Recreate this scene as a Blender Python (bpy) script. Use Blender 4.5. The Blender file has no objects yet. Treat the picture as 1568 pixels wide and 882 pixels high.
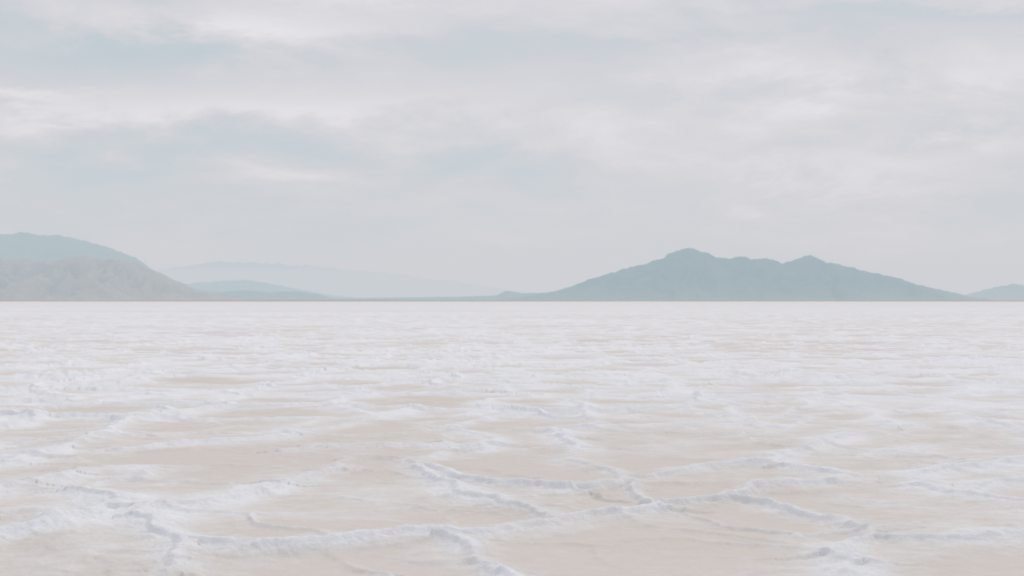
import bpy, math, numpy as np
rng=np.random.RandomState(7)
scene=bpy.context.scene
scene.view_settings.view_transform='Standard'
scene.view_settings.look='None'
scene.view_settings.exposure=0

# ------------------------------------------------------------ numpy noise
T=rng.rand(512,512)
def vnoise(x,y):
    xi=np.floor(x).astype(np.int64); yi=np.floor(y).astype(np.int64)
    fx=x-xi; fy=y-yi
    fx=fx*fx*fx*(fx*(fx*6-15)+10); fy=fy*fy*fy*(fy*(fy*6-15)+10)
    a=T[xi&511,yi&511]; b=T[(xi+1)&511,yi&511]; c=T[xi&511,(yi+1)&511]; d=T[(xi+1)&511,(yi+1)&511]
    return (a*(1-fx)+b*fx)*(1-fy)+(c*(1-fx)+d*fx)*fy-0.5
def fbm(x,y,o=4,s=0):
    t=np.zeros_like(x); a=1.0; f=1.0
    for i in range(o):
        t+=a*vnoise(x*f+17.3*i+s*31.7,y*f*1.01+9.1*i-s*12.9); a*=0.5; f*=2.03
    return t

# ------------------------------------------------------------ materials
def newmat(name):
    m=bpy.data.materials.new(name); m.use_nodes=True
    nt=m.node_tree; nt.nodes.clear()
    out=nt.nodes.new('ShaderNodeOutputMaterial')
    return m,nt,out
def N(nt,t,**k):
    n=nt.nodes.new(t)
    for a,b in k.items(): setattr(n,a,b)
    return n

# ------------------------------------------------------------ salt flat
# polygon ridges of the near crust, metres on the ground
RID=[
[(-4.37,12.15),(-4.38,12.65),(-4.3,13.2),(-4.31,14.59),(-4.32,15.72),(-4.48,16.57),(-4.25,17.03),(-4.31,17.83),(-4.5,18.37)],
[(-5.88,15.17),(-5.63,15.64),(-5.5,16.31),(-5.62,16.85),(-6.03,17.42),(-6.66,17.83)],
[(-4.01,10.34),(-3.8,10.55),(-3.71,10.85),(-3.73,11.21),(-3.56,11.42),(-3.59,11.73)],
[(-3.15,8.13),(-3.04,8.45),(-2.89,8.69),(-2.78,9.13),(-2.7,9.5),(-2.76,9.93),(-2.9,10.2),(-3.19,10.48)],
[(-2.41,9.05),(-2.3,9.56),(-2.06,9.87),(-1.82,10.3),(-1.75,10.74),(-1.75,11.01),(-1.62,11.25),(-1.44,11.68),(-1.48,12.44),(-1.30,12.65),(-.94,12.5),(-.80,12.05),(-.74,11.59),(-.46,10.74),(-.20,10.03),(.07,9.56),(.27,9.05)],
[(-3.63,13.3),(-3.18,13.86),(-2.68,14.1),(-2.33,14.66),(-2.38,15.3),(-2.03,15.56),(-1.70,16.57),(-1.38,17.8),(-1.24,18.7)],
[(-2.05,12.97),(-1.87,13.3),(-1.87,13.67),(-1.53,13.6),(-1.16,13.73),(-.78,13.67),(-.28,13.8)],
[(-.80,12.15),(-.56,13.1),(-.28,13.4),(-.20,13.9),(-.28,14.7),(-.67,15.56),(-.55,16.1),(-.31,17.0),(.05,17.6)],
[(-.80,12.05),(-.22,11.0),(.08,10.8),(.42,10.6),(.77,10.77),(.92,11.13),(.76,11.77),(.55,12.44),(.57,13.6),(.49,14.7),(.47,15.4),(.83,15.6),(1.34,15.7),(1.87,15.9),(2.39,15.96),(2.86,15.7)],
[(.77,19.5),(.93,18.7),(.93,17.2),(1.01,16.1)],
[(.92,11.1),(1.24,11.4),(1.72,11.86),(2.22,12.15),(2.36,12.65),(2.64,13.2),(2.95,13.55),(3.18,14.25),(3.46,14.6)],
[(2.54,25.6),(2.67,23.6),(2.59,21.2),(2.82,19.4),(2.82,18.3),(2.67,17.0),(2.79,16.1),(2.97,15.56)],
[(4.5,21.5),(4.45,19.9),(4.52,18.0),(4.34,16.85),(4.23,15.7),(4.45,15.6)],
[(.27,9.05),(.49,9.2),(.80,9.4),(1.2,9.87),(1.5,10.03),(1.7,10.37),(2.04,10.7),(2.55,10.97),(2.6,11.42),(2.27,11.86)],
[(1.56,10.13),(1.83,9.56),(2.01,9.2),(2.14,8.74),(2.12,8.42),(1.87,8.04),(1.79,7.8),(1.81,7.49),(1.75,7.1)],
[(3.29,11.46),(3.09,11.0),(3.06,10.48),(3.28,10.27),(3.52,10.7),(3.96,11.0),(4.27,11.13)],
[(3.29,11.46),(3.6,11.77),(3.9,11.86),(4.41,12.24),(4.9,12.76)],
[(3.28,10.27),(3.4,9.93),(3.58,9.56)],
[(-2.41,9.05),(-2.15,8.61),(-1.95,8.26),(-1.83,7.84),(-1.70,7.1)],
[(-1.85,8.15),(-1.4,7.94),(-1.13,8.09),(-.85,8.26),(-.63,8.35),(-.40,8.45),(-.09,8.6),(.27,9.05)],
[(-.43,8.3),(-.23,7.88),(-.10,7.49),(.02,7.03)],
[(2.12,8.45),(2.35,8.3),(2.63,8.22),(3.02,8.4),(3.39,8.6)],
[(5.37,17.4),(5.36,16.3),(5.5,15.3)],
[(.92,11.0),(.95,10.03),(1.0,9.5)],
]
def catmull(l,k=3):
    P=[np.array(p,float) for p in l]; P=[2*P[0]-P[1]]+P+[2*P[-1]-P[-2]]
    o=[]
    for i in range(1,len(P)-2):
        a,b,c,d=P[i-1:i+3]
        for q in range(k):
            t=q/k
            o.append(0.5*(2*b+(c-a)*t+(2*a-5*b+4*c-d)*t*t+(3*b-a-3*c+d)*t**3))
    o.append(P[-2]); return o
dense=np.radians(np.linspace(-29,29,1350))
coarse=np.radians(np.arange(32,329,3.0))
ang=np.concatenate([dense,coarse])
rr=[0.3]
while rr[-1]<70000:
    r=rr[-1]
    rr.append(r+(0.12 if r<5 else min(max(0.02,r*r/4800.0),0.12*r)))
rr=np.array(rr); na=len(ang); nr=len(rr)
A,Rm=np.meshgrid(ang,rr)
DR=np.repeat(np.gradient(rr)[:,None],na,1).ravel()
X=(np.sin(A)*Rm).ravel(); Y=(np.cos(A)*Rm).ravel(); RR=Rm.ravel()
# domain warp
wx=X+0.12*fbm(X*2.3,Y*2.3,4,1); wy=Y+0.12*fbm(X*2.3,Y*2.3,4,2)
# traced ridges
d1=np.full(X.shape,9.0); s1=np.ones(X.shape)
near=np.where((RR>5)&(RR<28)&(np.abs(X)<8.5)&(Y>0))[0]
nx=wx[near]; ny=wy[near]; dn=np.full(nx.shape,9.0); sn=np.ones(nx.shape)
for l in RID:
    P=catmull(l); lo=np.min(P,0)-1.3; hi=np.max(P,0)+1.3
    idx=np.where((nx>lo[0])&(nx<hi[0])&(ny>lo[1])&(ny<hi[1]))[0]
    qx0=nx[idx]; qy0=ny[idx]; db=dn[idx]; sb=sn[idx]
    for (ax,ay),(bx,by) in zip(P[:-1],P[1:]):
        ex,ey=bx-ax,by-ay; L2=ex*ex+ey*ey+1e-9
        t=np.clip(((qx0-ax)*ex+(qy0-ay)*ey)/L2,0,1)
        qy_=qy0-ay-t*ey; dd=np.sqrt((qx0-ax-t*ex)**2+qy_*qy_)
        m=dd<db; db[m]=dd[m]; sb[m]=np.sign(qy_[m])
    dn[idx]=db; sn[idx]=sb
d1[near]=dn; s1[near]=sn
# procedural polygons elsewhere
J1=rng.rand(256,256); J2=rng.rand(256,256)
def voro(C,w1,w2,s):
    vx=(wx+w1*fbm(X*0.45,Y*0.45,3,3+s)+w2*fbm(X*1.3,Y*1.3,2,5+s))/C+s*7.7
    vy=(wy+w1*fbm(X*0.45,Y*0.45,3,4+s)+w2*fbm(X*1.3,Y*1.3,2,6+s))/C+s*3.3
    ix=np.floor(vx).astype(np.int64); iy=np.floor(vy).astype(np.int64)
    F1=np.full(X.shape,1e9); F2=F1.copy()
    p1x=np.zeros(X.shape); p1y=p1x.copy(); p2x=p1x.copy(); p2y=p1x.copy()
    for jx in (-1,0,1):
        for jy in (-1,0,1):
            cx=ix+jx; cy=iy+jy
            px=cx+J1[cx&255,cy&255]; py=cy+J2[cx&255,cy&255]
            dd=(px-vx)**2+(py-vy)**2
            a=dd<F1; b=(~a)&(dd<F2)
            F2=np.where(a,F1,np.where(b,dd,F2)); p2x=np.where(a,p1x,np.where(b,px,p2x)); p2y=np.where(a,p1y,np.where(b,py,p2y))
            F1=np.where(a,dd,F1); p1x=np.where(a,px,p1x); p1y=np.where(a,py,p1y)
    return C*(F2-F1)/(2*np.sqrt((p2x-p1x)**2+(p2y-p1y)**2)+1e-6), np.where(p1y>p2y,1.0,-1.0), (p1x*7.31+p1y*3.77)%1.0
d2,s2,cid=voro(1.9,0.9,0.35,0)
d3,s3,_=voro(1.15,0.8,0.4,3)
# weight: procedural network outside the traced area
lim=0.34*Y+0.6
inside=np.clip((17.5-Y)/3,0,1)*np.clip((lim-np.abs(X))/0.6,0,1)*np.clip((Y-6.6)/0.5,0,1)
pw=1-0.66*inside
def profile(d,s,w):
    we=np.sqrt(w*w+(0.18*DR)**2)
    broad=np.exp(-(d/we)**2)*w/we
    lw=np.sqrt(0.024**2+(0.18*DR)**2)
    lip=np.exp(-(d/lw)**2)*0.024/lw
    step=s*np.exp(-d/0.28)*np.clip(d/0.045,0,1)*(0.28/np.sqrt(0.28**2+(0.4*DR)**2))
    return 0.025*broad+0.008*lip+0.0125*step, broad, lip
nz=fbm(X*0.5,Y*0.5,3,8)
amp1=np.clip(1.12+0.8*nz+0.4*fbm(X*1.7,Y*1.7,2,18),0.6,1.5); amp2=np.clip(1.05+1.1*nz,0.4,1.5)
amp3=np.clip(0.20+1.2*fbm(X*0.8,Y*0.8,2,28),0,0.6)
wv=0.125*(1+0.9*fbm(X*0.9,Y*0.9,2,9))
h1,b1,l1=profile(d1,s1,wv); h2,b2,l2=profile(d2,s2,wv); h3,b3,l3=profile(d3,s3,wv*0.6)
mid=1+0.65*np.clip((Y-14)/14,0,1)
Hh=h1*amp1+h2*pw*amp2*mid+h3*amp3
def sm(d,w):
    we=np.sqrt(w*w+(0.15*DR)**2); return np.exp(-(d/we)**1.15)*np.sqrt(w/we)
sal=np.maximum(sm(d1,2.0*wv)*np.clip(amp1,0,1.2),sm(d2,1.9*wv)*np.where(inside>0,pw,1)*np.clip(amp2,0,1.2))
sal=np.maximum(sal,sm(d3,wv)*amp3*1.1)
# undulation and crust roughness, faded where the mesh is coarse
f1=np.clip(1.2-DR/0.5,0,1); f2=np.clip(1.2-DR/0.10,0,1)
Hh+=0.030*fbm(X*0.8,Y*0.8,2,11)*f1
Hh+=f2*(0.003+0.013*np.clip(sal,0,1))*fbm(X*7,Y*7,4,12)
Hh+=f2*0.011*np.clip(sal*1.3,0,1)*np.abs(fbm(X*19,Y*19,2,13))
patch=fbm(X*0.35,Y*0.35,4,14)*np.clip(1.2-DR/4,0,1)+0.9*fbm(X*0.03,Y*0.06,4,15)*np.clip(1.2-DR/40,0,1)
salt=1.05*sal+0.24+0.48*patch+0.40*fbm(X*2.2,Y*2.2,4,16)*f1+0.16*(cid-0.5)*(1-inside)*np.clip(1.2-DR/1.5,0,1)
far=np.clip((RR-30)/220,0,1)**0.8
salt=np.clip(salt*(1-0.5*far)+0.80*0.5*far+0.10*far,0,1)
n=nr*na
co=np.empty((n+1,3)); co[:n,0]=X; co[:n,1]=Y; co[:n,2]=Hh; co[n]=(0,0,0)
i=np.arange(nr-1)[:,None]*na; j=np.arange(na)[None,:]; j2=(j+1)%na
quads=np.stack([i+j,i+j2,i+na+j2,i+na+j],-1).reshape(-1,4)[:,::-1]
jj=np.arange(na); tris=np.stack([np.full(na,n),(jj+1)%na,jj],-1)
me=bpy.data.meshes.new("salt_flat_ground")
me.vertices.add(n+1); me.vertices.foreach_set('co',co.ravel())
nl=quads.size+tris.size
me.loops.add(nl); me.loops.foreach_set('vertex_index',np.concatenate([quads.ravel(),tris.ravel()]))
me.polygons.add(len(quads)+len(tris))
ls=np.concatenate([np.arange(len(quads))*4,quads.size+np.arange(len(tris))*3])
me.polygons.foreach_set('loop_start',ls)
me.update(calc_edges=True)
me.polygons.foreach_set('use_smooth',np.ones(len(me.polygons),dtype=bool))
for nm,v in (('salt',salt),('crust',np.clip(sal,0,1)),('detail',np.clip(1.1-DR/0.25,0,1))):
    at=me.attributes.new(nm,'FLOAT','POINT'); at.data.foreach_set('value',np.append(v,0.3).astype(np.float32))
ground=bpy.data.objects.new("salt_flat_ground",me); scene.collection.objects.link(ground)

m,nt,out=newmat("salt_crust")
bs=N(nt,'ShaderNodeBsdfDiffuse')
nt.links.new(bs.outputs[0],out.inputs[0])
tc=N(nt,'ShaderNodeTexCoord')
at=N(nt,'ShaderNodeAttribute',attribute_name='salt'); ac=N(nt,'ShaderNodeAttribute',attribute_name='crust'); ad=N(nt,'ShaderNodeAttribute',attribute_name='detail')
n1=N(nt,'ShaderNodeTexNoise'); n1.inputs['Scale'].default_value=9; n1.inputs['Detail'].default_value=6; n1.inputs['Roughness'].default_value=0.65
nt.links.new(tc.outputs['Object'],n1.inputs['Vector'])
def math_(op,a,b=None,c=None):
    q=N(nt,'ShaderNodeMath',operation=op)
    for k,v in enumerate((a,b,c)):
        if v is None: continue
        if isinstance(v,(int,float)): q.inputs[k].default_value=v
        else: nt.links.new(v,q.inputs[k])
    return q.outputs[0]
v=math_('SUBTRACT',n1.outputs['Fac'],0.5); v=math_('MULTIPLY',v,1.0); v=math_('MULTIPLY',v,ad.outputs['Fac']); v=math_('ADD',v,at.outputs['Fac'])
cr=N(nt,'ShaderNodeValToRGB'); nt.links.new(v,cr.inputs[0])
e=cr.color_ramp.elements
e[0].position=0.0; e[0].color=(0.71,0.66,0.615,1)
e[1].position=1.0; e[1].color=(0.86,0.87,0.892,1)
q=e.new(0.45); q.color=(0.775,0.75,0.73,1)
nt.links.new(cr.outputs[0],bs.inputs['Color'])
n2=N(nt,'ShaderNodeTexNoise'); n2.inputs['Scale'].default_value=28; n2.inputs['Detail'].default_value=5; n2.inputs['Roughness'].default_value=0.7
nt.links.new(tc.outputs['Object'],n2.inputs['Vector'])
bst=math_('MULTIPLY_ADD',ac.outputs['Fac'],0.50,0.22); bst=math_('MULTIPLY',bst,ad.outputs['Fac'])
bp=N(nt,'ShaderNodeBump'); bp.inputs['Distance'].default_value=0.02
nt.links.new(bst,bp.inputs['Strength']); nt.links.new(n2.outputs['Fac'],bp.inputs['Height']); nt.links.new(bp.outputs[0],bs.inputs['Normal'])
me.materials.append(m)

# ------------------------------------------------------------ mountains
def rock(name,c1,c2,base,zb=22):
    m,nt,out=newmat(name)
    b=N(nt,'ShaderNodeBsdfDiffuse'); nt.links.new(b.outputs[0],out.inputs[0])
    tc=N(nt,'ShaderNodeTexCoord')
    n=N(nt,'ShaderNodeTexNoise'); n.inputs['Scale'].default_value=0.006; n.inputs['Detail'].default_value=8; n.inputs['Roughness'].default_value=0.6
    nt.links.new(tc.outputs['Object'],n.inputs['Vector'])
    r=N(nt,'ShaderNodeValToRGB'); nt.links.new(n.outputs['Fac'],r.inputs[0])
    r.color_ramp.elements[0].position=0.35; r.color_ramp.elements[0].color=(*c1,1)
    r.color_ramp.elements[1].position=0.65; r.color_ramp.elements[1].color=(*c2,1)
    sx=N(nt,'ShaderNodeSeparateXYZ'); nt.links.new(tc.outputs['Object'],sx.inputs[0])
    mr=N(nt,'ShaderNodeMapRange'); nt.links.new(sx.outputs[2],mr.inputs[0])
    mr.inputs[1].default_value=3; mr.inputs[2].default_value=zb; mr.inputs[3].default_value=1; mr.inputs[4].default_value=0
    mx=N(nt,'ShaderNodeMixRGB'); nt.links.new(mr.outputs[0],mx.inputs[0]); nt.links.new(r.outputs[0],mx.inputs[1]); mx.inputs[2].default_value=(*base,1)
    nt.links.new(mx.outputs[0],b.inputs[0])
    return m
rk=rock("weathered_rock",(0.01,0.06,0.075),(0.09,0.16,0.165),(0.20,0.24,0.22),160)  # paler lower slopes: low-lying haze put into the rock colour
tan=rock("dry_hillside",(0.32,0.255,0.245),(0.42,0.345,0.33),(0.40,0.335,0.31))
MT=[
("desert_hill",tan,9500,1100,[(-5600,131),(-4860,227),(-4205,262),(-3420,297),(-3202,279),(-3027,284),(-2896,305),(-2678,288),(-2591,275),(-2504,257),(-2373,201),(-2242,135),(-2111,79),(-1980,44),(-1806,13),(-1675,0)]),
("mountain_range",rk,15000,2200,[(-8843,413),(-7465,551),(-6088,634),(-5399,716),(-5124,737),(-4780,716),(-4504,634),(-4229,585),(-3919,427),(-3609,248),(-3333,138),(-2645,41),(-2300,0)]),
("mountain_range",rk,36000,3500,[(-11200,400),(-9400,750),(-7500,1020),(-6350,980),(-4700,870),(-3100,720),(-1400,500),(-60,290),(1090,140),(2600,0)]),
("mountain_range",rk,19000,1500,[(-5095,87),(-4484,230),(-3873,280),(-3524,290),(-3001,193),(-2478,95),(-1954,32),(-1605,0)]),
("foothills",rk,13000,700,[(-3187,24),(-2889,66),(-2710,84),(-2411,107),(-2232,84),(-1994,96),(-1755,66),(-1636,30),(-1098,36),(-501,44),(-143,56),(-54,100),(95,78),(394,80),(692,48),(1050,0)]),
("rocky_mountain",rk,11000,1300,[(-424,0),(-121,15),(81,40),(333,86),(485,126),(586,167),(788,232),(1040,298),(1167,343),(1202,369),(1283,394),(1343,424),(1404,409),(1520,379),(1621,333),(1798,354),(1848,338),(1949,343),(2101,298),(2161,328),(2303,359),(2454,298),(2606,273),(2757,232),(3010,172),(3161,126),(3363,81),(3515,45),(3616,20),(3818,0)]),
("mountain_range",rk,15000,1300,[(4518,0),(4725,41),(4862,90),(5069,145),(5276,186),(5400,172),(5965,234),(6653,152),(7342,0)]),
]
for k,(nm,mat,D,Wd,prof) in enumerate(MT):
    xs=np.array([p[0] for p in prof],float); hs=np.array([p[1] for p in prof],float)
    gx=np.linspace(xs[0]-Wd*0.5,xs[-1]+Wd*0.3,520); gy=np.linspace(-1.3,1.3,180)
    GX,GY=np.meshgrid(gx,gy)
    hmax=hs.max()
    wob=fbm(GX/(hmax*1.2),GY*Wd/(hmax*1.2),4,20+k)
    v=np.abs(GY)
    Hx=np.interp(GX+wob*hmax*0.9*v,xs,hs,left=hs[0],right=hs[-1])
    if hs[0]>10: Hx*=np.clip(1-(xs[0]-GX)/(Wd*0.5),0,1)
    spur=fbm(GX/(hmax*0.55),GY*0.7,4,40+k)
    z=Hx*np.clip(1-v*(1+0.9*np.clip(spur,-0.35,0.6)),0,1)**1.25
    rid=1-2*np.abs(fbm(GX/(hmax*0.45),GY*Wd/(hmax*0.9),4,60+k))
    z*=1-0.6*np.clip(1-rid,0,1)*np.clip(v*5,0,1)
    z+=np.clip(Hx/hmax,0,1)**0.5*hmax*0.055*fbm(GX/(hmax*0.14),GY*Wd/(hmax*0.14),3,80+k)*np.clip(z/20,0,1)
    z*=np.clip((1.28-v)/0.25,0,1)
    z=z-3.0
    verts=np.stack([GX,GY*Wd+D,z],-1).reshape(-1,3)
    a=520; ii=np.arange(179)[:,None]*a; jq=np.arange(519)[None,:]
    fq=np.stack([ii+jq,ii+jq+1,ii+a+jq+1,ii+a+jq],-1).reshape(-1,4)
    mm=bpy.data.meshes.new(nm); mm.vertices.add(len(verts)); mm.vertices.foreach_set('co',verts.ravel())
    mm.loops.add(fq.size); mm.loops.foreach_set('vertex_index',fq.ravel())
    mm.polygons.add(len(fq)); mm.polygons.foreach_set('loop_start',np.arange(len(fq))*4); mm.update(calc_edges=True)
    mm.polygons.foreach_set('use_smooth',np.ones(len(fq),dtype=bool))
    mm.materials.append(mat)
    o=bpy.data.objects.new(nm,mm); scene.collection.objects.link(o)
# low mud shore at the far edge of the salt
gx=np.linspace(-9000,9000,600); gy=np.linspace(-1,1,9); GX,GY=np.meshgrid(gx,gy)
z=(1-GY**2)*(4.8+3.0*fbm(GX/700,GY*0.3,4,99)+1.8*np.clip(-GX/3000,-1,1))-0.5
verts=np.stack([GX,GY*250+5500+300*fbm(GX/2500,GX*0,3,98),z],-1).reshape(-1,3)
ii=np.arange(8)[:,None]*600; jq=np.arange(599)[None,:]
fq=np.stack([ii+jq,ii+jq+1,ii+600+jq+1,ii+600+jq],-1).reshape(-1,4)
mm=bpy.data.meshes.new("mud_shore"); mm.from_pydata(verts.tolist(),[],fq.tolist()); mm.materials.append(rock("dry_mud",(0.38,0.28,0.20),(0.46,0.35,0.26),(0.42,0.32,0.24)))
scene.collection.objects.link(bpy.data.objects.new("mud_shore",mm))

# ------------------------------------------------------------ haze (air)
def haze(name,rad,top,sig,tr,L):
    bpy.ops.mesh.primitive_cylinder_add(vertices=96,radius=rad,depth=top+60,location=(0,0,(top-60)/2))
    o=bpy.context.object; o.name=name
    m=bpy.data.materials.new(name); m.use_nodes=True; nt=m.node_tree; nt.nodes.clear()
    out=N(nt,'ShaderNodeOutputMaterial')
    ab=N(nt,'ShaderNodeVolumeAbsorption'); ab.inputs['Color'].default_value=(*tr,1); ab.inputs['Density'].default_value=sig
    em=N(nt,'ShaderNodeEmission'); em.inputs['Color'].default_value=(*[l*(1-t) for l,t in zip(L,tr)],1); em.inputs['Strength'].default_value=sig  # air glows by itself in place of the daylight it would scatter
    ad=N(nt,'ShaderNodeAddShader'); nt.links.new(ab.outputs[0],ad.inputs[0]); nt.links.new(em.outputs[0],ad.inputs[1]); nt.links.new(ad.outputs[0],out.inputs['Volume'])
    o.data.materials.append(m)
haze("haze",75000,700,1.15e-4,(0.29,0.06,0.0),(0.622,0.637,0.67))

# ------------------------------------------------------------ sky
SE,SR=math.radians(40),math.radians(25)   # sun ahead, to the right
w=bpy.data.worlds.new("World"); scene.world=w; w.use_nodes=True; nt=w.node_tree; nt.nodes.clear()
out=N(nt,'ShaderNodeOutputWorld')
sk=N(nt,'ShaderNodeTexSky',sky_type='NISHITA'); sk.sun_disc=False; sk.sun_elevation=SE; sk.sun_rotation=SR; sk.altitude=1300
b1=N(nt,'ShaderNodeBackground'); b1.inputs[1].default_value=0.10; nt.links.new(sk.outputs[0],b1.inputs[0])
tc=N(nt,'ShaderNodeTexCoord'); sx=N(nt,'ShaderNodeSeparateXYZ'); nt.links.new(tc.outputs['Generated'],sx.inputs[0])
z=math_('MAXIMUM',sx.outputs[2],0.0); z=math_('ADD',z,0.24)
ux=math_('DIVIDE',sx.outputs[0],z); uy=math_('DIVIDE',sx.outputs[1],z)
cb=N(nt,'ShaderNodeCombineXYZ'); nt.links.new(ux,cb.inputs[0]); nt.links.new(uy,cb.inputs[1]); cb.inputs[2].default_value=2.7
def noise(sc,det,ro,dist=0,off=(0,0,0)):
    mp=N(nt,'ShaderNodeMapping'); mp.inputs['Location'].default_value=off; nt.links.new(cb.outputs[0],mp.inputs[0])
    q=N(nt,'ShaderNodeTexNoise'); q.inputs['Scale'].default_value=sc; q.inputs['Detail'].default_value=det; q.inputs['Roughness'].default_value=ro; q.inputs['Distortion'].default_value=dist
    nt.links.new(mp.outputs[0],q.inputs[0]); return q.outputs['Fac']
na_=noise(2.4,9,0.62,0.25,(0,0,0)); nb=noise(0.8,3,0.5,0.2,(5,3.5,0))
cov=math_('ADD',math_('MULTIPLY',na_,0.68),math_('MULTIPLY',nb,0.20)); cov=math_('ADD',cov,0.072)
# cloud banks: (azimuth slope, elevation slope, half width, half height, density)
yy=math_('MAXIMUM',sx.outputs[1],0.05)
wq=math_('MULTIPLY',math_('SUBTRACT',na_,0.5),0.26)
az=math_('ADD',math_('DIVIDE',sx.outputs[0],yy),math_('MULTIPLY',wq,1.5)); el=math_('ADD',math_('DIVIDE',sx.outputs[2],yy),math_('MULTIPLY',wq,0.45))
for (ca,ce,wa,we,am) in [(-.31,.092,.12,.034,-.08),(-.30,.168,.10,.016,-.11),(.06,.18,.13,.014,-.07),(.315,.119,.035,.008,-.10),
                         (-.17,.197,.10,.014,.13),(-.17,.138,.15,.014,.11),(-.35,.149,.06,.007,.12),(.27,.095,.10,.025,.05),(-.03,.13,.12,.02,.05),
                         (.30,.20,.12,.007,-.09),(.25,.165,.20,.015,.05),(-.02,.105,.12,.012,.05)]:
    a=math_('DIVIDE',math_('SUBTRACT',az,ca),wa); b=math_('DIVIDE',math_('SUBTRACT',el,ce),we)
    r2=math_('ADD',math_('MULTIPLY',a,a),math_('MULTIPLY',b,b))
    cov=math_('ADD',cov,math_('MULTIPLY',math_('EXPONENT',math_('MULTIPLY',r2,-1.0)),am))
cr=N(nt,'ShaderNodeValToRGB'); nt.links.new(cov,cr.inputs[0]); e=cr.color_ramp.elements
e[0].position=0.36; e[0].color=(0.52,0.59,0.625,1)
e[1].position=0.66; e[1].color=(0.85,0.84,0.87,1)
q=e.new(0.45); q.color=(0.59,0.63,0.66,1); q=e.new(0.50); q.color=(0.65,0.657,0.697,1); q=e.new(0.57); q.color=(0.72,0.71,0.75,1)
b2=N(nt,'ShaderNodeBackground'); b2.inputs[1].default_value=1.0; nt.links.new(cr.outputs[0],b2.inputs[0])
fac=N(nt,'ShaderNodeMapRange'); nt.links.new(cov,fac.inputs[0]); fac.inputs[1].default_value=0.38; fac.inputs[2].default_value=0.5; fac.inputs[3].default_value=0.88; fac.inputs[4].default_value=0.97
mx=N(nt,'ShaderNodeMixShader'); nt.links.new(fac.outputs[0],mx.inputs[0]); nt.links.new(b1.outputs[0],mx.inputs[1]); nt.links.new(b2.outputs[0],mx.inputs[2]); nt.links.new(mx.outputs[0],out.inputs[0])
sl=bpy.data.lights.new("sun",'SUN'); sl.energy=1.25; sl.angle=math.radians(12); sl.color=(1,0.95,0.90)
so=bpy.data.objects.new("sun",sl); scene.collection.objects.link(so)
from mathutils import Vector
dirv=Vector((math.sin(SR)*math.cos(SE),math.cos(SR)*math.cos(SE),math.sin(SE)))
so.rotation_euler=(dirv).to_track_quat('Z','Y').to_euler()

# ------------------------------------------------------------ camera
cd=bpy.data.cameras.new("camera"); cd.lens=50; cd.sensor_width=36; cd.clip_start=0.1; cd.clip_end=200000
cd.dof.use_dof=True; cd.dof.focus_distance=12; cd.dof.aperture_fstop=4.0
cam=bpy.data.objects.new("camera",cd); scene.collection.objects.link(cam)
cam.location=(0,0,1.4); cam.rotation_euler=(math.radians(90+0.526),0,0)
scene.camera=cam
